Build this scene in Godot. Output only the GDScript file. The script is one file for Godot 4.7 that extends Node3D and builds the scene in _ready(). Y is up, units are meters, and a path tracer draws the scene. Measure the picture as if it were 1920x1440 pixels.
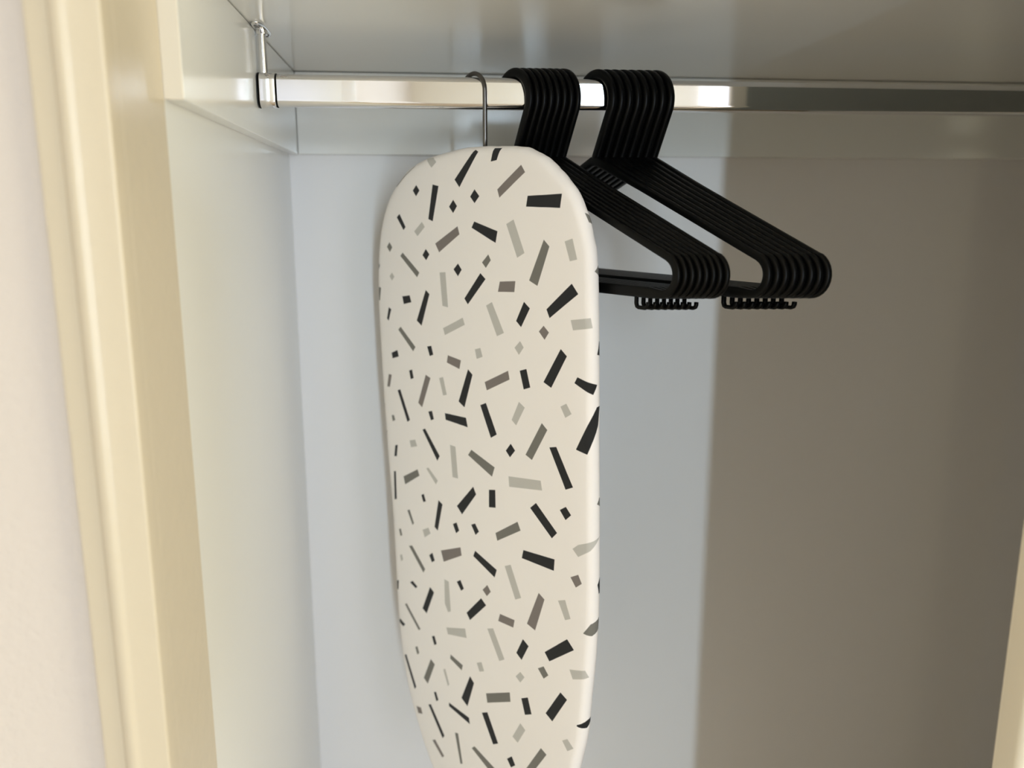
extends Node3D
# A built-in wardrobe seen through its open left half: a small ironing board and two bunches of
# black plastic hangers on a chrome rail under a white shelf.
# x runs along the back of the wardrobe, y up, z towards the room; the wardrobe's back is z = 0,
# its left side x = 0, the underside of the shelf is SHELF above the floor.

const SHELF := 1.75
const RAIL_Y := -0.0561        # all heights below are measured from the underside of the shelf
const RAIL_Z := 0.2513
const CLEAT := 0.0125
const CLEAT_H := 0.0981
const DEPTH := 0.51            # depth of the carcass
const OPEN_R := 0.574          # left edge of the closed sliding door
const ROOM_BACK := 4.6

var M := {}
var taken := {}


func _ready() -> void:
	# ---- camera, sky, large lights, exposure
	var cam := Camera3D.new()
	cam.name = "camera"
	add_child(cam)
	cam.position = Vector3(0.1703, SHELF - 0.1727, 1.1015)
	cam.rotation = Vector3(-0.20089, -0.10048, 0.0)
	cam.near = 0.02
	cam.far = 60.0
	var lens := CameraAttributesPhysical.new()
	lens.frustum_focal_length = 12.0 * 1553.6 / 720.0
	lens.frustum_near = 0.02
	lens.frustum_far = 60.0
	lens.frustum_focus_distance = 0.76
	lens.exposure_aperture = 3.4
	cam.attributes = lens
	cam.fov = rad_to_deg(2.0 * atan(720.0 / 1553.6))
	cam.current = true

	var sky_mat := ProceduralSkyMaterial.new()
	sky_mat.sky_top_color = Color(0.42, 0.62, 0.95)
	sky_mat.sky_horizon_color = Color(0.80, 0.88, 1.0)
	sky_mat.ground_bottom_color = Color(0.30, 0.29, 0.27)
	sky_mat.ground_horizon_color = Color(0.62, 0.66, 0.70)
	var sky := Sky.new()
	sky.sky_material = sky_mat
	var e := Environment.new()
	e.background_mode = Environment.BG_SKY
	e.sky = sky
	e.background_energy_multiplier = 1.0
	e.tonemap_mode = Environment.TONE_MAPPER_LINEAR
	e.tonemap_exposure = 1.0
	e.sdfgi_enabled = true
	e.ssao_enabled = true
	e.ssil_enabled = true
	var we := WorldEnvironment.new()
	we.name = "world_environment"
	we.environment = e
	add_child(we)
	# daylight through the room's two windows, the narrow one straight opposite the wardrobe
	area_light("narrow_window_daylight", Vector3(0.64, 1.31, ROOM_BACK - 0.03), Vector2(0.08, 2.22), Color(0.835, 0.925, 1.0), 32.5)
	area_light("opposite_window_daylight", Vector3(1.95, 1.57, ROOM_BACK - 0.03), Vector2(0.9, 1.7), Color(0.94, 0.95, 1.0), 1.2)
	area_light("far_side_window_daylight", Vector3(2.57, 1.45, 3.9), Vector2(0.7, 1.5), Color(0.584, 0.735, 1.0), 0.45).rotation.y = PI / 2
	area_light("side_window_daylight", Vector3(2.57, 1.45, 1.95), Vector2(1.7, 1.5), Color(1.0, 0.963, 0.815), 1.75).rotation.y = PI / 2

	materials()
	setting()
	fittings()
	ironing_board()
	hangers()


# ------------------------------------------------------------------ naming and tagging
func numbered(called: String) -> String:
	if not taken.has(called):
		taken[called] = 0
		return called
	taken[called] += 1
	return "%s_%03d" % [called, taken[called]]


func tag(o: Node, label := "", category := "", group := "", kind := "") -> void:
	if label != "": o.set_meta("label", label)
	if category != "": o.set_meta("category", category)
	if group != "": o.set_meta("group", group)
	if kind != "": o.set_meta("kind", kind)


func thing(called: String, at: Vector3, label: String, category: String, group := "") -> Node3D:
	var o := Node3D.new()
	o.name = numbered(called)
	add_child(o)
	o.position = at
	tag(o, label, category, group)
	return o


func part(called: String, mesh: Mesh, mat: Material, parent: Node, at := Vector3.ZERO) -> MeshInstance3D:
	var o := MeshInstance3D.new()
	o.name = numbered(called) if parent == self else called
	o.mesh = mesh
	o.material_override = mat
	o.position = at
	o.cast_shadow = GeometryInstance3D.SHADOW_CASTING_SETTING_ON
	parent.add_child(o, true)
	return o


func struct(called: String, mesh: Mesh, mat: Material, at: Vector3, label: String) -> MeshInstance3D:
	var o := part(called, mesh, mat, self, at)
	tag(o, label, "", "", "structure")
	return o


func area_light(called: String, at: Vector3, size: Vector2, color: Color, energy: float) -> AreaLight3D:
	var l := AreaLight3D.new()
	l.name = called
	l.area_size = size
	l.light_color = color
	l.light_energy = energy
	l.area_normalize_energy = false
	l.area_range = 12.0
	l.shadow_enabled = true
	l.position = at
	add_child(l)
	return l


# ------------------------------------------------------------------ meshes
# Triangles as points in threes; turned so that the faces look outwards (clockwise in Godot).
func commit(tri: PackedVector3Array, uv := PackedVector2Array(), smooth := true, groups := PackedInt32Array()) -> ArrayMesh:
	var volume := 0.0
	for i in range(0, tri.size(), 3):
		volume += tri[i].dot(tri[i + 1].cross(tri[i + 2]))
	var order := [0, 2, 1] if volume > 0.0 else [0, 1, 2]
	var st := SurfaceTool.new()
	st.begin(Mesh.PRIMITIVE_TRIANGLES)
	for i in range(0, tri.size(), 3):
		st.set_smooth_group((groups[i / 3] if groups.size() else 0) if smooth else -1)
		for k in order:
			if uv.size(): st.set_uv(uv[i + k])
			st.add_vertex(tri[i + k])
	st.generate_normals()
	return st.commit()


# A grid of rings: rows of equal length, each closed or open, the ends capped by fans.
func loft(rows: Array, close_rows: bool, capped: bool) -> PackedVector3Array:
	var tri := PackedVector3Array()
	var n: int = rows[0].size()
	var m := rows.size()
	for r in (m if close_rows else m - 1):
		var a: PackedVector3Array = rows[r]
		var b: PackedVector3Array = rows[(r + 1) % m]
		for k in n:
			var j := (k + 1) % n
			tri.append_array([a[k], b[k], b[j], a[k], b[j], a[j]])
	if capped and not close_rows:
		for end in [0, m - 1]:
			var ring: PackedVector3Array = rows[end]
			var c := Vector3.ZERO
			for p in ring: c += p / n
			for k in n:
				var j := (k + 1) % n
				if end == 0: tri.append_array([c, ring[k], ring[j]])
				else: tri.append_array([c, ring[j], ring[k]])
	return tri


# A box with small bevelled edges.
func bevel_box(size: Vector3, b := 0.0015) -> ArrayMesh:
	var h := size / 2.0
	var rows := []
	for r in [[-h.y, b], [-h.y + b, 0.0], [h.y - b, 0.0], [h.y, b]]:
		var x: float = h.x - r[1]
		var z: float = h.z - r[1]
		var c: float = b
		rows.append(PackedVector3Array([
			Vector3(-x + c, r[0], -z), Vector3(x - c, r[0], -z), Vector3(x, r[0], -z + c), Vector3(x, r[0], z - c),
			Vector3(x - c, r[0], z), Vector3(-x + c, r[0], z), Vector3(-x, r[0], z - c), Vector3(-x, r[0], -z + c)]))
	return commit(loft(rows, false, true), PackedVector2Array(), false)


# Several boxes as one piece of wall: [centre, size] pairs.
func boxes(list: Array) -> ArrayMesh:
	var st := SurfaceTool.new()
	st.begin(Mesh.PRIMITIVE_TRIANGLES)
	for b in list:
		var m := BoxMesh.new()
		m.size = b[1]
		st.append_from(m, 0, Transform3D(Basis(), b[0]))
	return st.commit()


# An upright moulding: a profile in x and z, from the floor to a height.
func moulding(profile: Array, y0: float, y1: float) -> ArrayMesh:
	var rows := []
	for y in [y0, y1]:
		var ring := PackedVector3Array()
		for p in profile: ring.append(Vector3(p.x, y, p.y))
		rows.append(ring)
	var tri := PackedVector3Array()
	var groups := PackedInt32Array()
	var n := profile.size()
	var g := 0
	for k in n:
		var j := (k + 1) % n
		var h := (k + n - 1) % n
		var before: Vector2 = (profile[k] - profile[h]).normalized()
		var after: Vector2 = (profile[j] - profile[k]).normalized()
		if before.dot(after) < 0.8: g += 1
		tri.append_array([rows[0][k], rows[1][k], rows[1][j], rows[0][k], rows[1][j], rows[0][j]])
		groups.append_array([g, g])
	var flat := PackedVector2Array(profile)
	var cap := Geometry2D.triangulate_polygon(flat)
	for end in 2:
		for i in range(0, cap.size(), 3):
			var t := [cap[i], cap[i + 1], cap[i + 2]]
			var abc := [rows[end][t[0]], rows[end][t[1]], rows[end][t[2]]]
			var up: float = (abc[1] - abc[0]).cross(abc[2] - abc[0]).y
			var side: float = signed_area(flat)
			# side walls run bottom to top along the profile; keep the caps turned the same way
			if (up > 0.0) == ((side > 0.0) == (end == 0)): abc = [abc[0], abc[2], abc[1]]
			tri.append_array(abc)
			groups.append(200 + end)
	return commit(tri, PackedVector2Array(), true, groups)


func signed_area(p: PackedVector2Array) -> float:
	var a := 0.0
	for i in p.size():
		a += p[i].cross(p[(i + 1) % p.size()])
	return a / 2.0


func arc(c: Vector2, r: float, from_deg: float, to_deg: float, n: int) -> Array:
	var out := []
	for i in n + 1:
		var t := deg_to_rad(lerpf(from_deg, to_deg, float(i) / n))
		out.append(c + Vector2(cos(t), sin(t)) * r)
	return out


# A rounded strip swept along a flat path (x = along the hanger, y = up), "wide" in that plane and "thick" across it.
func strip(path: Array, wide: Array, thick: Array, closed: bool) -> ArrayMesh:
	var rows := []
	var n := path.size()
	for i in n:
		var a: Vector2 = path[(i - 1 + n) % n] if closed or i > 0 else path[i]
		var b: Vector2 = path[(i + 1) % n] if closed or i < n - 1 else path[i]
		var t := (b - a).normalized()
		var side := Vector2(-t.y, t.x)
		var w: float = (wide[i] if wide.size() > 1 else wide[0]) / 2.0
		var h: float = (thick[i] if thick.size() > 1 else thick[0]) / 2.0
		var ring := PackedVector3Array()
		for k in 16:
			var ang := TAU * (k + 0.5) / 16.0
			var cx := signf(cos(ang)) * pow(absf(cos(ang)), 0.55) * w
			var cz := signf(sin(ang)) * pow(absf(sin(ang)), 0.55) * h
			var p: Vector2 = path[i] + side * cx
			ring.append(Vector3(p.x, p.y, cz))
		rows.append(ring)
	return commit(loft(rows, closed, true))


# A round bar swept along a path in space.
func tube(path: Array, r: float, n := 14) -> ArrayMesh:
	var rows := []
	var up := Vector3.ZERO
	for i in path.size():
		var a: Vector3 = path[maxi(i - 1, 0)]
		var b: Vector3 = path[mini(i + 1, path.size() - 1)]
		var t := (b - a).normalized()
		if up == Vector3.ZERO: up = t.cross(Vector3(0.31, 0.17, 0.93)).normalized()
		up = (up - t * up.dot(t)).normalized()
		var s := t.cross(up)
		var ring := PackedVector3Array()
		for k in n:
			ring.append(path[i] + (up * cos(TAU * k / n) + s * sin(TAU * k / n)) * r)
		rows.append(ring)
	return commit(loft(rows, false, true))


# A turned shape: [radius, height] pairs.
func lathe(profile: Array, n := 24) -> ArrayMesh:
	var rows := []
	for p in profile:
		var ring := PackedVector3Array()
		for k in n:
			ring.append(Vector3(cos(TAU * k / n) * p[0], p[1], sin(TAU * k / n) * p[0]))
		rows.append(ring)
	var tri := loft(rows, false, true)
	var groups := PackedInt32Array()
	for r in profile.size() - 1:
		for k in n: groups.append_array([r, r])
	for end in 2:
		for k in n: groups.append(100 + end)
	return commit(tri, PackedVector2Array(), true, groups)


# ------------------------------------------------------------------ materials
func mat(called: String, color: Color, rough: float, metal := 0.0) -> StandardMaterial3D:
	var m := StandardMaterial3D.new()
	m.resource_name = called
	m.albedo_color = color
	m.roughness = rough
	m.metallic = metal
	M[called] = m
	return m


func grain(m: StandardMaterial3D, freq: float, strength: float, scale: float, seed_no: int) -> void:
	var n := FastNoiseLite.new()
	n.seed = seed_no
	n.frequency = freq
	n.fractal_octaves = 4
	var t := NoiseTexture2D.new()
	t.width = 256
	t.height = 256
	t.seamless = true
	t.as_normal_map = true
	t.bump_strength = strength
	t.noise = n
	m.normal_enabled = true
	m.normal_scale = 0.3
	m.normal_texture = t
	m.uv1_triplanar = true
	m.uv1_world_triplanar = true
	m.uv1_scale = Vector3.ONE * scale


func materials() -> void:
	mat("melamine", Color(0.935, 0.93, 0.905), 0.16).metallic_specular = 0.62
	mat("edge_banding", Color(0.86, 0.825, 0.76), 0.35)
	mat("back_panel", Color(0.93, 0.915, 0.90), 0.38)
	grain(mat("cream_paint", Color(0.83, 0.78, 0.685), 0.27), 0.05, 0.6, 4.0, 13)
	grain(mat("wall_paint", Color(0.85, 0.81, 0.77), 0.85), 0.08, 2.0, 6.0, 14)
	mat("door_paint", Color(0.93, 0.89, 0.80), 0.34)
	mat("grey_board", Color(0.60, 0.60, 0.56), 0.6)
	grain(mat("white_paint", Color(0.95, 0.935, 0.90), 0.85), 0.08, 2.0, 6.0, 16)
	mat("ceiling_paint", Color(0.93, 0.92, 0.90), 0.9)
	grain(mat("floorboards", Color(0.68, 0.61, 0.52), 0.5), 0.03, 1.5, 2.0, 15)
	mat("chrome", Color(0.92, 0.92, 0.925), 0.05, 1.0)
	mat("steel_wire", Color(0.42, 0.41, 0.40), 0.28, 1.0)
	mat("black_plastic", Color(0.018, 0.019, 0.018), 0.36).metallic_specular = 0.27
	mat("steel_plate", Color(0.55, 0.55, 0.55), 0.45, 0.8)
	mat("window_frame", Color(0.93, 0.93, 0.93), 0.4)
	var glass := mat("glass", Color(1, 1, 1, 0.06), 0.0)
	glass.transparency = BaseMaterial3D.TRANSPARENCY_ALPHA



# ------------------------------------------------------------------ the setting
func setting() -> void:
	var top := 2.5
	var b := ROOM_BACK
	struct("floor", boxes([[Vector3(0.95, -0.05, 2.3), Vector3(3.7, 0.1, 5.0)]]), M.floorboards, Vector3.ZERO, "brown floor of the room and the wardrobe")
	struct("ceiling", boxes([[Vector3(0.95, top + 0.05, 2.3), Vector3(3.7, 0.1, 5.0)]]), M.ceiling_paint, Vector3.ZERO, "white ceiling above the room")
	struct("wall_back", boxes([[Vector3(0.64, top / 2, -0.01), Vector3(1.32, top, 0.02)]]), M.back_panel, Vector3.ZERO, "plain pale back panel of the wardrobe")
	struct("wall_left", boxes([[Vector3(-0.009, top / 2, DEPTH / 2), Vector3(0.018, top, DEPTH)]]), M.melamine, Vector3.ZERO, "white melamine left side panel of the wardrobe")
	struct("wall_right", boxes([[Vector3(1.289, top / 2, DEPTH / 2), Vector3(0.018, top, DEPTH)]]), M.melamine, Vector3.ZERO, "white melamine right side panel of the wardrobe")
	struct("wall_front", boxes([
		[Vector3(-0.445, top / 2, 0.555), Vector3(0.81, top, 0.076)],
		[Vector3(2.0, top / 2, 0.555), Vector3(1.44, top, 0.076)],
		[Vector3(0.62, 2.44, 0.555), Vector3(1.32, 0.12, 0.076)]]), M.wall_paint, Vector3.ZERO, "pinkish white room wall beside the cream casing")
	# the window wall opposite the wardrobe, with its two windows, and the two in the wall on the right
	var r0 := 1.1
	var r1 := 2.8
	struct("wall_room_left", boxes([[Vector3(-0.80, top / 2, 2.65), Vector3(0.1, top, 4.1)]]), M.wall_paint, Vector3.ZERO, "pinkish white room wall running back beside the camera")
	struct("wall_room_right", boxes([
		[Vector3(2.66, top / 2, (0.6 + r0) / 2), Vector3(0.12, top, r0 - 0.6)],
		[Vector3(2.66, top / 2, 3.175), Vector3(0.12, top, 0.75)],
		[Vector3(2.66, top / 2, 4.425), Vector3(0.12, top, 0.35)],
		[Vector3(2.66, 0.35, 2.675), Vector3(0.12, 0.7, 3.15)],
		[Vector3(2.66, 2.35, 2.675), Vector3(0.12, 0.3, 3.15)]]), M.wall_paint, Vector3.ZERO, "room wall with a wide and a smaller window beyond the sliding door")
	var list := []
	var edges := [[0.60, 0.68, 0.2, 2.42], [1.5, 2.4, 0.72, 2.42]]
	var x := -0.85
	for q in edges:
		list.append([Vector3((x + q[0]) / 2, top / 2, b + 0.06), Vector3(q[0] - x, top, 0.12)])
		list.append([Vector3((q[0] + q[1]) / 2, q[2] / 2, b + 0.06), Vector3(q[1] - q[0], q[2], 0.12)])
		list.append([Vector3((q[0] + q[1]) / 2, (top + q[3]) / 2, b + 0.06), Vector3(q[1] - q[0], top - q[3], 0.12)])
		x = q[1]
	list.append([Vector3((x + 2.72) / 2, top / 2, b + 0.06), Vector3(2.72 - x, top, 0.12)])
	struct("wall_window", boxes(list), M.white_paint, Vector3.ZERO, "room wall with two windows opposite the wardrobe")
	window_unit("window_1", Vector3(0.64, 1.31, b + 0.06), 0.08, 2.22, 0.0, 1, "narrow tall window opposite the wardrobe")
	window_unit("window_2", Vector3(1.95, 1.57, b + 0.06), 0.9, 1.7, 0.0, 2, "window opposite the closed sliding door")
	window_unit("window_3", Vector3(2.66, 1.45, (r0 + r1) / 2), r1 - r0, 1.5, PI / 2, 3, "wide window in the wall beyond the sliding door")
	window_unit("window_4", Vector3(2.66, 1.45, 3.9), 0.7, 1.5, PI / 2, 1, "smaller window near the far corner of the room")
	# the opening: casing with a rounded ridge, painted reveal behind it, sliding door on the other side
	var casing: Array = [Vector2(-0.0422, 0.5925), Vector2(-0.0422, 0.6040)]
	casing.append_array(arc(Vector2(-0.0408, 0.6040), 0.0014, 170, 100, 4))
	casing.append_array([Vector2(-0.0385, 0.6056), Vector2(-0.0288, 0.6072)])
	casing.append_array(arc(Vector2(-0.0222, 0.6048), 0.0068, 150, 62, 12))
	casing.append_array([Vector2(-0.0172, 0.6103), Vector2(-0.0016, 0.6112)])
	casing.append_array(arc(Vector2(-0.0016, 0.6096), 0.0016, 80, 0, 4))
	casing.append(Vector2(0.0, 0.5925))
	struct("trim_1", moulding(casing, 0.0, 2.38), M.cream_paint, Vector3.ZERO, "cream painted casing with a rounded ridge beside the wardrobe opening")
	struct("trim_2", bevel_box(Vector3(0.016, 2.38, 0.0820), 0.0001), M.cream_paint, Vector3(-0.0080, 1.19, DEPTH + 0.0001 + 0.0410), "cream painted reveal between casing and white side panel")
	var stile: Array = [Vector2(OPEN_R, 0.601), Vector2(OPEN_R + 0.001, 0.600), Vector2(1.27, 0.600), Vector2(1.27, 0.626)]
	stile.append_array(arc(Vector2(OPEN_R + 0.006, 0.620), 0.006, 90, 180, 6))
	var door := struct("door_1", moulding(stile, 0.012, 2.36), M.door_paint, Vector3.ZERO, "closed cream sliding door at the far side of the opening")
	part("inner_panel", bevel_box(Vector3(0.655, 2.30, 0.003), 0.0008), M.grey_board, door, Vector3(OPEN_R + 0.352, 1.185, 0.5984))
	part("door_track", bevel_box(Vector3(1.30, 0.02, 0.05), 0.001), M.chrome, door, Vector3(0.63, 2.371, 0.613))


func window_unit(called: String, at: Vector3, wx: float, wy: float, turn: float, panes: int, label: String) -> void:
	var w := Node3D.new()
	w.name = called
	add_child(w)
	tag(w, label, "", "", "structure")
	w.position = at
	w.rotation.y = turn
	var f := 0.012 if panes == 1 else 0.05
	var list := [
		[Vector3(-wx / 2 + f / 2, 0, 0), Vector3(f, wy, 0.06)], [Vector3(wx / 2 - f / 2, 0, 0), Vector3(f, wy, 0.06)],
		[Vector3(0, -wy / 2 + f / 2, 0), Vector3(wx - 2 * f, f, 0.06)], [Vector3(0, wy / 2 - f / 2, 0), Vector3(wx - 2 * f, f, 0.06)]]
	for i in panes - 1:
		list.append([Vector3(-wx / 2 + wx * (i + 1) / panes, 0, 0), Vector3(f, wy - 2 * f, 0.06)])
	part("window_frame", boxes(list), M.window_frame, w)
	var step := wx / panes
	for i in panes:
		part("pane", boxes([[Vector3(-wx / 2 + step * (i + 0.5), 0, 0), Vector3(step - f, wy - 2 * f, 0.004)]]), M.glass, w)


# ------------------------------------------------------------------ shelf, cleats and rail
func fittings() -> void:
	var s := bevel_box(Vector3(1.2790, 0.018, 0.4995), 0.0006)
	tag(part("shelf", s, M.melamine, self, Vector3(0.6400, SHELF + 0.009, 0.2501)), "white laminate shelf board spanning above the chrome rail", "shelf")
	var y := SHELF - CLEAT_H / 2 - 0.0004
	var side := part("support_cleat", bevel_box(Vector3(CLEAT, CLEAT_H - 0.0008, DEPTH - 0.0015), 0.0006), M.melamine, self, Vector3(CLEAT / 2, y, DEPTH / 2 - 0.0003))
	tag(side, "white shelf support batten on the side panel, behind the rail bracket", "batten")
	part("edge_band", bevel_box(Vector3(CLEAT, CLEAT_H - 0.0008, 0.0011), 0.0004), M.edge_banding, side, Vector3(0, 0, DEPTH / 2 - 0.0001))
	tag(part("support_cleat", bevel_box(Vector3(1.28 - CLEAT - 0.0004, CLEAT_H - 0.0008, CLEAT), 0.0006), M.melamine, self, Vector3((1.28 + CLEAT + 0.0004) / 2, y, CLEAT / 2)),
		"long white shelf support batten across the back panel, behind the hangers", "batten")

	var rail := thing("clothes_rail", Vector3(0.0185, SHELF + RAIL_Y, RAIL_Z), "polished chrome oval clothes rail hung under the white shelf", "clothes rail")
	part("rod", rail_tube(0.004, 1.235, 0.0), M.chrome, rail)
	part("end_socket", rail_tube(-0.004, 0.0115, 0.0012), M.chrome, rail)
	part("seal_ring", rail_tube(-0.0050, -0.0039, 0.0013), M.black_plastic, rail)
	part("seal_ring", rail_tube(0.0113, 0.0122, 0.0006), M.black_plastic, rail)
	part("end_socket", rail_tube(1.227, 1.243, 0.0012), M.chrome, rail)
	for x in [0.0005, 1.235]:
		var drop := -RAIL_Y
		part("bracket_stem", lathe([[0.0038, 0.0145], [0.0038, drop - 0.006], [0.0055, drop - 0.006], [0.0055, drop - 0.002]], 20), M.chrome, rail, Vector3(x, 0, 0))
		var plate := part("mounting_plate", flange(), M.chrome, rail, Vector3(x, drop - 0.0011, 0))
		for z in [-0.021, 0.021]:
			part("screw", lathe([[0.0032, 0.0006], [0.0032, -0.0008], [0.0018, -0.0022], [0.0006, -0.0024]], 12), M.steel_plate, plate, Vector3(0, -0.0008, z))


func rail_tube(x0: float, x1: float, more: float) -> ArrayMesh:
	var ring := []
	for q in 4:
		for i in 9:
			var t := deg_to_rad(q * 90 + i * 90.0 / 8)
			var cy := 0.0095 * (1.0 if q < 2 else -1.0)
			ring.append(Vector2(cos(t) * (0.0075 + more), cy + sin(t) * (0.0055 + more)))
			# extra points keep the flat faces of the tube flat up to their edges
			if (i == 0 and q % 2 == 0) or (i == 8 and q % 2 == 1):
				var near_edge := Vector2(ring[-1].x, cy * 0.96)
				if i == 0: ring.insert(ring.size() - 1, near_edge)
				else: ring.append(near_edge)
	var rows := []
	for r in [[x0, 0.0012], [x0 + 0.0004, 0.0002], [x0 + 0.0012, 0.0], [x1 - 0.0012, 0.0], [x1 - 0.0004, 0.0002], [x1, 0.0012]]:
		var row := PackedVector3Array()
		for p in ring: row.append(Vector3(r[0], p.y * (1.0 - r[1] / 0.015), p.x * (1.0 - r[1] / 0.0075)))
		rows.append(row)
	return commit(loft(rows, false, true))


func flange() -> ArrayMesh:
	var rows := []
	for r in [[0.0011, 0.0], [-0.0006, 0.0], [-0.0011, 0.0007]]:
		var row := PackedVector3Array()
		for k in 36:
			var t := TAU * k / 36
			var x: float = signf(cos(t)) * pow(absf(cos(t)), 0.7) * (0.0062 - r[1])
			var z: float = signf(sin(t)) * pow(absf(sin(t)), 0.7) * (0.031 - r[1])
			row.append(Vector3(x, r[0], z))
		rows.append(row)
	return commit(loft(rows, false, true))


# ------------------------------------------------------------------ ironing board
# Flat coordinates on the board: x = towards its near edge, y = up from the top of the cover, in millimetres.
func board_outline() -> PackedVector2Array:
	var left := [
		-134, -30, -152, -48, -166.5, -73, -175, -105, -178.5, -140, -179, -175, -177.5, -218, -172, -315, -163.5, -414, -160, -482, -157, -552,
		-147, -620, -130, -668, -110, -706, -92, -731, -60, -762, -20, -780]
	var right := [
		20, -781, 60, -765, 98, -728, 126, -672, 144, -608, 153, -568, 158, -519, 162, -461, 163, -407, 160, -303, 157, -204, 153.5, -112,
		148, -83, 139, -60, 130, -46, 118, -33.5, 104, -22, 92, -14, 76, -7, 58, -3, 34, -1, 5, 0, -23, -0.5, -57, -3.5, -86, -8, -112, -16]
	var pts := []
	for list in [left, right]:
		for i in range(0, list.size(), 2): pts.append(Vector2(list[i], list[i + 1]) * 0.001)
	var out := PackedVector2Array()
	var n := pts.size()
	for i in n:
		for k in 4:
			out.append(pts[i].cubic_interpolate(pts[(i + 1) % n], pts[(i - 1 + n) % n], pts[(i + 2) % n], k / 4.0))
	return out


func ironing_board() -> void:
	var turn := deg_to_rad(37.0)
	var o := thing("ironing_board", Vector3(0.21763, SHELF - 0.10691, 0.26733), "small ironing board hanging upright in a white cover printed with black and grey flecks", "ironing board")
	# the board's own x runs towards its near edge, its z out of the printed face
	o.basis = Basis(Vector3(sin(turn), 0, cos(turn)), Vector3.UP, Vector3(-cos(turn), 0, sin(turn)))
	var line := board_outline()
	var n := line.size()
	var away := PackedVector2Array()
	for i in n:
		var t := (line[(i + 1) % n] - line[(i - 1 + n) % n]).normalized()
		away.append(Vector2(t.y, -t.x))
	if signed_area(line) < 0.0:
		for i in n: away[i] = -away[i]
	var wrinkle := FastNoiseLite.new()
	wrinkle.seed = 5
	wrinkle.frequency = 0.09
	# rings from the rim's far side over the rim to the printed face
	var rings := []      # [positions, print coordinates]
	var r := 0.008
	var steps := [[-90, 6.0], [-90, 0.0], [-60, 0.0], [-30, 0.0], [-10, 0.0], [10, 0.0], [30, 0.0], [50, 0.0], [70, 0.0], [90, 0.0], [90, 6.0], [90, 22.0]]
	for s in steps:
		var a := deg_to_rad(s[0])
		var pos := PackedVector3Array()
		var print_at := PackedVector2Array()
		for i in n:
			var inset: float = r * (1.0 - cos(a)) + s[1] * 0.001
			var gather := wrinkle.get_noise_2d(i * 2.6, s[0] * 0.05) * 0.0009 * clampf(cos(a) + 0.25, 0.0, 1.0)
			var p := line[i] - away[i] * (inset - gather)
			pos.append(Vector3(p.x, p.y, r * (sin(a) - 1.0) + (0.0009 if s[1] > 10.0 else 0.0004 if s[0] == 90 and s[1] > 0.0 else 0.0)))
			var q := line[i] - away[i] * r
			print_at.append(q + away[i] * (r * (PI / 2 - a)) - away[i] * s[1] * 0.001 * signf(s[0]))
		rings.append([pos, print_at])
	var tri := PackedVector3Array()
	var uv := PackedVector2Array()
	for k in rings.size() - 1:
		for i in n:
			var j := (i + 1) % n
			for c in [[k, i], [k + 1, i], [k + 1, j], [k, i], [k + 1, j], [k, j]]:
				tri.append(rings[k if c[0] == k else k + 1][0][c[1]])
				uv.append(print_uv(rings[c[0]][1][c[1]]))
	var last: Array = rings[rings.size() - 1]
	var flat := PackedVector2Array()
	for p in last[0]: flat.append(Vector2(p.x, p.y))
	var fill := Geometry2D.triangulate_polygon(flat)
	for i in range(0, fill.size(), 3):
		var t := [fill[i], fill[i + 1], fill[i + 2]]
		var up: float = (flat[t[1]] - flat[t[0]]).cross(flat[t[2]] - flat[t[0]])
		# the strips above run outer ring to inner ring; keep the fill turned alike
		if (up > 0.0) != (signed_area(line) < 0.0): t = [t[0], t[2], t[1]]
		for k in t:
			tri.append(last[0][k])
			uv.append(print_uv(last[1][k]))
	var cloth := mat("printed_cotton", Color(1, 1, 1), 0.92)
	cloth.albedo_texture = fleck_print()
	cloth.texture_repeat = false
	cloth.rim_enabled = true
	cloth.rim = 0.15
	cloth.rim_tint = 0.3
	part("cover", commit(tri, uv), cloth, o)
	# the stiff plate behind the cover, seen from behind only
	var plate := PackedVector3Array()
	var back := []
	for z in [-0.0172, -0.0152]:
		var ring := PackedVector3Array()
		for i in n: ring.append(Vector3(line[i].x - away[i].x * 0.011, line[i].y - away[i].y * 0.011, z))
		back.append(ring)
	plate = loft(back, false, false)
	for end in 2:
		var f2 := PackedVector2Array()
		for p in back[end]: f2.append(Vector2(p.x, p.y))
		var tris := Geometry2D.triangulate_polygon(f2)
		for i in range(0, tris.size(), 3):
			var t := [tris[i], tris[i + 1], tris[i + 2]]
			var up: float = (f2[t[1]] - f2[t[0]]).cross(f2[t[2]] - f2[t[0]])
			if (up > 0.0) == ((signed_area(line) > 0.0) == (end == 0)): t = [t[0], t[2], t[1]]
			for k in t: plate.append(back[end][k])
	part("base_plate", commit(plate, PackedVector2Array(), false), M.steel_plate, o)
	# wire hook: up in front of the rail, over it and down behind
	var hook := []
	for y in [-0.006, 0.010, 0.026, 0.043]: hook.append(Vector3(0.0045, y, -0.010))
	var crown := Vector2(-0.0125, 0.0522)
	for i in 17:
		var a := deg_to_rad(-5 + i * 11.5)
		hook.append(Vector3(crown.x + cos(a) * 0.017, crown.y + sin(a) * 0.017, -0.010))
	part("hook", tube(hook, 0.0022), M.steel_wire, o)


const PRINT_X0 := -0.215
const PRINT_Y0 := 0.03
const PRINT_W := 0.42
const PRINT_H := 0.84


func print_uv(p: Vector2) -> Vector2:
	return Vector2((p.x - PRINT_X0) / PRINT_W, (PRINT_Y0 - p.y) / PRINT_H)


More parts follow.
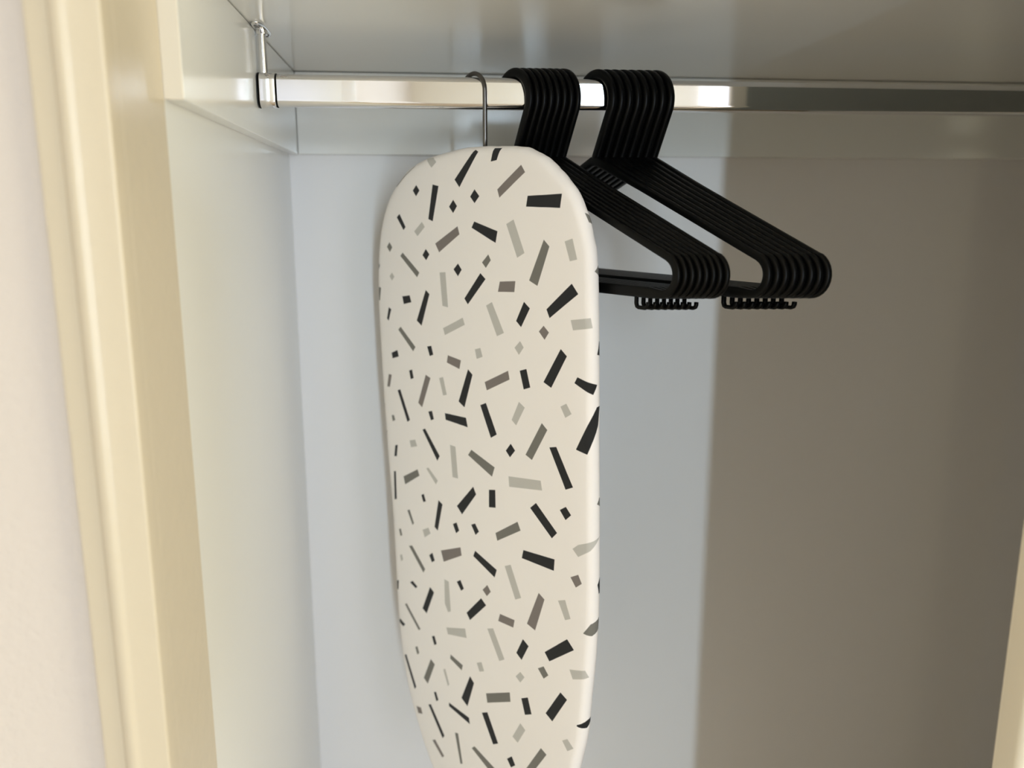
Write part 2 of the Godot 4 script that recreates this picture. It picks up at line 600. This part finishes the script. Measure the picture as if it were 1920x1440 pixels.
# The printed flecks of the cover, each a polygon on the cloth in tenths of a millimetre.
func flecks() -> Dictionary:
	return {
	"K": [
		[-300,-308,-226,-383,52,-57,2,-31],
		[246,-156,328,-146,380,-28,278,-25],
		[-1013,-398,-956,-459,-895,-400,-952,-344],
		[-748,-697,-674,-719,-566,-364,-663,-347],
		[-59,-478,6,-541,77,-476,8,-410],
		[-395,-573,-331,-635,-269,-567,-328,-505],
		[740,-579,1170,-593,1186,-473,760,-484],
		[-1320,-680,-1201,-815,-1162,-783,-1269,-644],
		[-42,-779,314,-919,342,-809,-1,-720],
		[-863,-1077,-801,-1128,-743,-1065,-804,-1011],
		[-336,-1203,-267,-1269,-207,-1200,-264,-1141],
		[-166,-1491,-114,-1546,162,-1275,86,-1222],
		[1015,-1505,1057,-1581,1403,-1339,1326,-1253],
		[-1231,-1629,-1088,-1597,-1118,-1525,-1255,-1545],
		[-994,-1792,-908,-1840,-756,-1487,-819,-1448],
		[-1572,-1822,-1538,-1842,-1480,-1709,-1527,-1689],
		[607,-1650,676,-1701,794,-1514,715,-1459],
		[-1482,-2275,-1357,-2237,-1382,-2168,-1499,-2213],
		[-770,-2160,-710,-2138,-741,-2046,-814,-2061],
		[985,-2191,1085,-2230,1279,-1910,1203,-1853],
		[1609,-1869,1666,-1881,1663,-1773,1642,-1750],
		[1376,-2143,1579,-2228,1616,-2140,1410,-2085],
		[-1134,-2469,-1079,-2449,-1105,-2357,-1161,-2375],
		[-282,-2587,-187,-2633,-52,-2268,-121,-2220],
		[715,-2302,805,-2270,750,-2099,659,-2128],
		[-1220,-2981,-1171,-2951,-1346,-2620,-1396,-2640],
		[-509,-2827,-138,-2840,-165,-2744,-520,-2756],
		[232,-2881,321,-2829,157,-2531,70,-2568],
		[-773,-2881,-720,-2860,-751,-2772,-817,-2791],
		[-671,-3325,-628,-3262,-885,-2999,-932,-3021],
		[1407,-2759,1537,-2781,1643,-2516,1667,-2337,1621,-2345],
		[459,-2969,519,-3025,593,-2941,530,-2884],
		[1287,-3172,1378,-3129,1159,-2786,1070,-2809],
		[-1534,-4000,-1488,-3979,-1487,-3636,-1526,-3645],
		[-1508,-3453,-1457,-3442,-1429,-3299,-1480,-3315],
		[-335,-3764,-249,-3835,-11,-3549,-57,-3476],
		[197,-3635,299,-3614,295,-3424,198,-3446],
		[-948,-3879,-901,-3857,-937,-3779,-982,-3804],
		[-745,-4122,-687,-4149,-593,-3815,-663,-3783],
		[1114,-3706,1181,-3633,893,-3408,813,-3479],
		[1292,-3471,1360,-3406,1294,-3341,1216,-3392],
		[-356,-4084,-303,-4038,-346,-3958,-410,-3993],
		[-24,-4006,31,-3953,-32,-3881,-95,-3912],
		[-808,-4570,-755,-4533,-796,-4451,-856,-4499],
		[-66,-4260,279,-4391,312,-4297,-34,-4191],
		[695,-4042,1144,-4031,1153,-3912,717,-3951],
		[1676,-4040,1701,-4139,1744,-4116,1734,-3943],
		[-1589,-5183,-1515,-5153,-1499,-5029,-1567,-5064],
		[-1138,-5006,-1106,-4975,-1197,-4932,-1249,-4970],
		[-1010,-5218,-932,-5251,-781,-4936,-854,-4893],
		[-281,-4738,-235,-4697,-293,-4615,-356,-4656],
		[-191,-4969,-133,-5034,139,-4759,58,-4707],
		[-1428,-5612,-1383,-5568,-1490,-5536,-1542,-5577],
		[616,-5118,694,-5166,797,-4970,714,-4925],
		[1097,-5011,1420,-4757,1332,-4678,1031,-4939],
		[-793,-5604,-750,-5571,-789,-5484,-838,-5511],
		[-1216,-6365,-1182,-6318,-1378,-5968,-1418,-5993],
		[-301,-6062,-196,-6117,-77,-5777,-144,-5721],
		[748,-5770,846,-5718,789,-5553,693,-5607],
		[1052,-5607,1145,-5652,1340,-5324,1254,-5282],
		[-778,-6326,-738,-6291,-781,-6204,-821,-6227],
		[-670,-6762,-633,-6712,-888,-6418,-935,-6445],
		[-534,-6276,-158,-6324,-171,-6252,-533,-6231],
		[242,-6376,324,-6324,148,-6030,56,-6079],
		[1469,-5553,1576,-5564,1685,-5493,1703,-5410,1584,-5476,1493,-5479],
		[533,-6506,599,-6445,545,-6367,470,-6435],
	],
	"G": [
		[1482,-702,1535,-696,1496,-620,1433,-623],
		[-1618,-633,-1581,-636,-1549,-565,-1565,-541],
		[-1532,-1006,-1475,-1063,-1425,-1008,-1478,-954],
		[-1273,-1099,-971,-1317,-929,-1265,-1228,-1061],
		[784,-1254,894,-1297,1045,-934,974,-875],
		[113,-1114,169,-1165,243,-1088,207,-1033],
		[1563,-1136,1647,-1187,1644,-1089,1616,-1078],
		[-1749,-1247,-1721,-1263,-1700,-1221,-1737,-1181],
		[-1753,-1631,-1717,-1620,-1685,-1476,-1744,-1471],
		[-1351,-1929,-1075,-2145,-1032,-2091,-1304,-1891],
		[-1519,-3029,-1465,-3005,-1492,-2949,-1537,-2962],
		[744,-2950,833,-2984,1039,-2645,965,-2592],
		[-136,-3143,245,-3292,286,-3184,-80,-3075],
		[-1296,-3751,-1012,-3578,-1045,-3511,-1327,-3661],
		[1646,-3252,1705,-3284,1703,-3202,1682,-3194],
		[-1171,-4218,-1142,-4191,-1222,-4044,-1266,-4064],
		[324,-3968,675,-3755,630,-3675,297,-3891],
		[-1429,-4432,-1389,-4413,-1416,-4336,-1455,-4353],
		[-978,-4754,-943,-4700,-1189,-4482,-1252,-4505],
		[-1099,-5533,-1063,-5505,-1332,-5272,-1372,-5296],
		[1621,-4551,1742,-4490,1742,-4366,1608,-4432,1532,-4541],
		[-1139,-5869,-1100,-5832,-1135,-5758,-1177,-5786],
		[-1017,-6126,-941,-6168,-794,-5853,-869,-5816],
		[-496,-5653,-292,-5712,-271,-5641,-489,-5598],
		[1019,-5236,1084,-5171,1017,-5102,935,-5158],
		[149,-5912,525,-5725,513,-5621,129,-5808],
		[-337,-6928,-300,-6908,-373,-6550,-430,-6569],
		[200,-6748,266,-6712,266,-6663,-80,-6567,-127,-6615],
		[728,-6460,823,-6454,916,-6312,1068,-6071,987,-6038],
	],
	"M": [
		[-1358,-341,-1337,-350,-996,-144,-982,-127],
		[343,-417,372,-494,721,-271,667,-204],
		[-637,-949,-573,-1037,-235,-846,-264,-767],
		[347,-1388,581,-1375,595,-1271,375,-1288],
		[917,-1720,994,-1789,1050,-1716,979,-1660],
		[-473,-2193,-263,-2236,-237,-2141,-454,-2113],
		[-1614,-2627,-1558,-2622,-1512,-2474,-1571,-2472],
		[-1002,-2720,-931,-2761,-768,-2405,-851,-2381],
		[173,-2396,513,-2235,492,-2151,141,-2316],
		[-1710,-3246,-1670,-3238,-1658,-3173,-1713,-3175],
		[-1673,-4575,-1638,-4555,-1643,-4473,-1690,-4490],
		[-1728,-2893,-1704,-2898,-1689,-2843,-1724,-2831],
		[-587,-4493,-265,-4317,-285,-4228,-635,-4373],
		[1433,-4106,1505,-4045,1460,-3969,1365,-4024],
		[84,-4599,153,-4648,216,-4576,161,-4518],
		[334,-4866,568,-4852,587,-4762,363,-4776],
		[773,-4729,891,-4757,1020,-4376,939,-4335],
		[-1157,-6666,-1066,-6633,-1096,-6562,-1192,-6587],
		[-683,-7029,-646,-6989,-818,-6858,-872,-6891],
	],
	"L": [
		[-687,-176,-607,-122,-679,-68,-802,-74],
		[-1004,-828,-946,-877,-814,-780,-863,-727],
		[469,-740,620,-1050,719,-1003,570,-697],
		[1233,-885,1298,-1056,1383,-1038,1324,-858],
		[-532,-1594,-439,-1602,-473,-1239,-571,-1247],
		[-1492,-1333,-1449,-1380,-1399,-1336,-1444,-1290],
		[-528,-1831,-498,-1901,-167,-1761,-198,-1691],
		[170,-1536,330,-1826,432,-1783,257,-1496],
		[1349,-1666,1555,-1630,1536,-1542,1320,-1577],
		[19,-2092,110,-2060,77,-1973,-9,-1998],
		[585,-1911,647,-1974,713,-1894,662,-1839],
		[-547,-2564,-484,-2546,-542,-2361,-611,-2382],
		[544,-2637,609,-2680,730,-2481,648,-2437],
		[1271,-2484,1346,-2436,1281,-2349,1208,-2389],
		[-1162,-3271,-1043,-3236,-1079,-3165,-1187,-3197],
		[-403,-3451,-311,-3445,-348,-3097,-440,-3095],
		[508,-3336,976,-3259,955,-3165,497,-3229],
		[-705,-3607,-670,-3556,-839,-3443,-879,-3461],
		[-936,-4304,-823,-4224,-862,-4165,-974,-4223],
		[1456,-3791,1590,-3700,1701,-3567,1453,-3673,1385,-3732],
		[599,-4527,685,-4479,528,-4169,438,-4212],
		[-580,-4999,-525,-5084,-474,-5059,-502,-4705,-581,-4704],
		[1304,-4488,1373,-4450,1300,-4280,1207,-4320],
		[-532,-5362,-196,-5275,-221,-5171,-559,-5289],
		[349,-5325,431,-5272,251,-4984,157,-5024],
		[21,-5592,98,-5553,54,-5463,-25,-5506],
		[-548,-6026,-524,-5991,-595,-5824,-631,-5849],
		[605,-5392,676,-5432,739,-5345,676,-5311],
		[1412,-5070,1599,-4994,1561,-4922,1369,-4984],
		[557,-6121,638,-6154,754,-5949,678,-5904],
		[1354,-5883,1431,-5817,1352,-5749,1284,-5800],
		[-1707,-4869,-1681,-4870,-1668,-4764,-1702,-4765],
		[-1432,-4756,-1388,-4726,-1408,-4662,-1451,-4686],
	],
	}


func fleck_print() -> ImageTexture:
	var w := 1024
	var h := 2048
	var ground := Color(0.975, 0.947, 0.918)
	var im := Image.create(w, h, false, Image.FORMAT_RGB8)
	im.fill(ground)
	var inks := {"K": Color(0.115, 0.115, 0.115), "G": Color(0.47, 0.455, 0.425), "M": Color(0.50, 0.465, 0.44), "L": Color(0.765, 0.75, 0.72)}
	var px := w / PRINT_W
	var repeat := 0.3515
	var all := flecks()
	for ink in all:
		for list in all[ink]:
			var poly := PackedVector2Array()
			for i in range(0, list.size(), 2): poly.append(Vector2(list[i], list[i + 1]) * 0.0001)
			var low := 0.0
			for p in poly: low += p.y / poly.size()
			# the print repeats; below the frame it goes on with its repeat
			draw_fleck(im, poly, inks[ink], px, Vector2.ZERO)
			if low < -0.40 and low > -0.56: draw_fleck(im, poly, inks[ink], px, Vector2(0.002, -repeat))
	return ImageTexture.create_from_image(im)


func draw_fleck(im: Image, poly: PackedVector2Array, ink: Color, px: float, shift: Vector2) -> void:
	var q := PackedVector2Array()
	var lo := Vector2(1e9, 1e9)
	var hi := -lo
	for p in poly:
		var s := Vector2(p.x + shift.x - PRINT_X0, PRINT_Y0 - p.y - shift.y) * px
		q.append(s)
		lo = lo.min(s)
		hi = hi.max(s)
	var n := q.size()
	var turn := signf(signed_area(q))
	for y in range(maxi(0, int(lo.y) - 2), mini(im.get_height() - 1, int(hi.y) + 2) + 1):
		for x in range(maxi(0, int(lo.x) - 2), mini(im.get_width() - 1, int(hi.x) + 2) + 1):
			var at := Vector2(x + 0.5, y + 0.5)
			var inside := 1e9
			var soft := 0.0
			for i in n:
				var a := q[i]
				var d := (q[(i + 1) % n] - a).normalized()
				var dist := d.cross(at - a) * turn
				inside = minf(inside, dist)
				soft += exp(-dist * 0.9)
			var cover := clampf(minf(inside, -log(soft) / 0.9 + 0.5) + 0.5, 0.0, 1.0)
			if cover > 0.0:
				im.set_pixel(x, y, im.get_pixel(x, y).lerp(ink, cover))


# ------------------------------------------------------------------ hangers
# Flat coordinates on a hanger: x = towards its near end, y = up from the fork under the hook.
func make_hanger() -> Node3D:
	var o := Node3D.new()
	# frame: two arms, rounded ends and the straight bar as one closed strip
	var path := []
	var wide := []
	var thick := []
	for i in 13:
		var u := i / 12.0
		path.append(Vector2(0.004, -0.0054).lerp(Vector2(0.2155, -0.0913), u * u * 0.4 + u * 0.6))
		wide.append(0.0068 + 0.0030 * clampf(1.0 - path[i].x / 0.07, 0.0, 1.0))
		thick.append(0.0042 + 0.0014 * clampf(1.0 - path[i].x / 0.10, 0.0, 1.0))
	for p in arc(Vector2(0.2100, -0.1062), 0.0160, 62, -88, 12):
		path.append(p)
		wide.append(0.0074)
		thick.append(0.0042)
	for i in 10:
		path.append(Vector2(lerpf(0.196, 0.0, i / 9.0), -0.1218))
		wide.append(0.0096)
		thick.append(0.0042 + 0.0013 * clampf(1.0 - path[path.size() - 1].x / 0.10, 0.0, 1.0))
	var half := path.size() - 1
	for i in range(half - 1, -1, -1):
		path.append(Vector2(-path[i].x, path[i].y))
		wide.append(wide[i])
		thick.append(0.0055)
	part("frame", strip(path, wide, thick, true), M.black_plastic, o)
	# hook: stem leaning out to the front of the rail, then over it
	var hook := [Vector2(0.0, -0.0075), Vector2(0.0015, -0.001), Vector2(0.0085, 0.0135), Vector2(0.0175, 0.0320)]
	hook.append_array(arc(Vector2(-0.0010, 0.0523), 0.0258, -18, 192, 26))
	var hw := []
	for i in hook.size(): hw.append(0.0094 if i < hook.size() - 3 else 0.0094 - 0.0012 * (i - hook.size() + 4))
	part("hook", strip(hook, hw, [0.0052], false), M.black_plastic, o)
	# the little strap hooks under the bar
	for s in [1.0, -1.0]:
		var tiny := [Vector2(0.1806, -0.1240), Vector2(0.1806, -0.1320), Vector2(0.1817, -0.1344), Vector2(0.1838, -0.1352), Vector2(0.1915, -0.1352), Vector2(0.1937, -0.1343), Vector2(0.1946, -0.1325), Vector2(0.1948, -0.1300)]
		if s < 0.0:
			for i in tiny.size(): tiny[i] = Vector2(-tiny[i].x, tiny[i].y)
		part("strap_hook", strip(tiny, [0.0033], [0.0032], false), M.black_plastic, o)
	return o


func hangers() -> void:
	var order := ["first", "second", "third", "fourth", "fifth", "sixth", "seventh", "eighth"]
	var proto := make_hanger()
	var rng := RandomNumberGenerator.new()
	rng.seed = 21
	var bunches := [
		{"x": [0.2585, 0.3055], "turn": [29.3, 27.1], "deep": 1.0, "group": "black hangers in the bunch nearest the ironing board", "where": "in the nearer bunch"},
		{"x": [0.3405, 0.3985], "turn": [27.0, 24.1], "deep": 1.3, "group": "black hangers in the bunch farther from the ironing board", "where": "in the farther bunch"}]
	for b in bunches:
		for i in 8:
			var o := proto if taken.get("clothes_hanger") == null else proto.duplicate()
			o.name = numbered("clothes_hanger")
			add_child(o)
			var t := i / 7.0
			var inner := 0 < i and i < 7
			o.position = Vector3(lerpf(b.x[0], b.x[1], t) + (rng.randf_range(-0.00015, 0.00015) if inner else 0.0), SHELF - 0.1143, RAIL_Z)
			o.rotation.y = -(PI / 2 - deg_to_rad(lerpf(b.turn[0], b.turn[1], t) + (rng.randf_range(-0.03, 0.03) if inner else 0.0)))
			o.scale = Vector3(1, 1, b.deep)
			tag(o, "black plastic hanger, %s from the ironing board %s" % [order[i], b.where], "hanger", b.group)
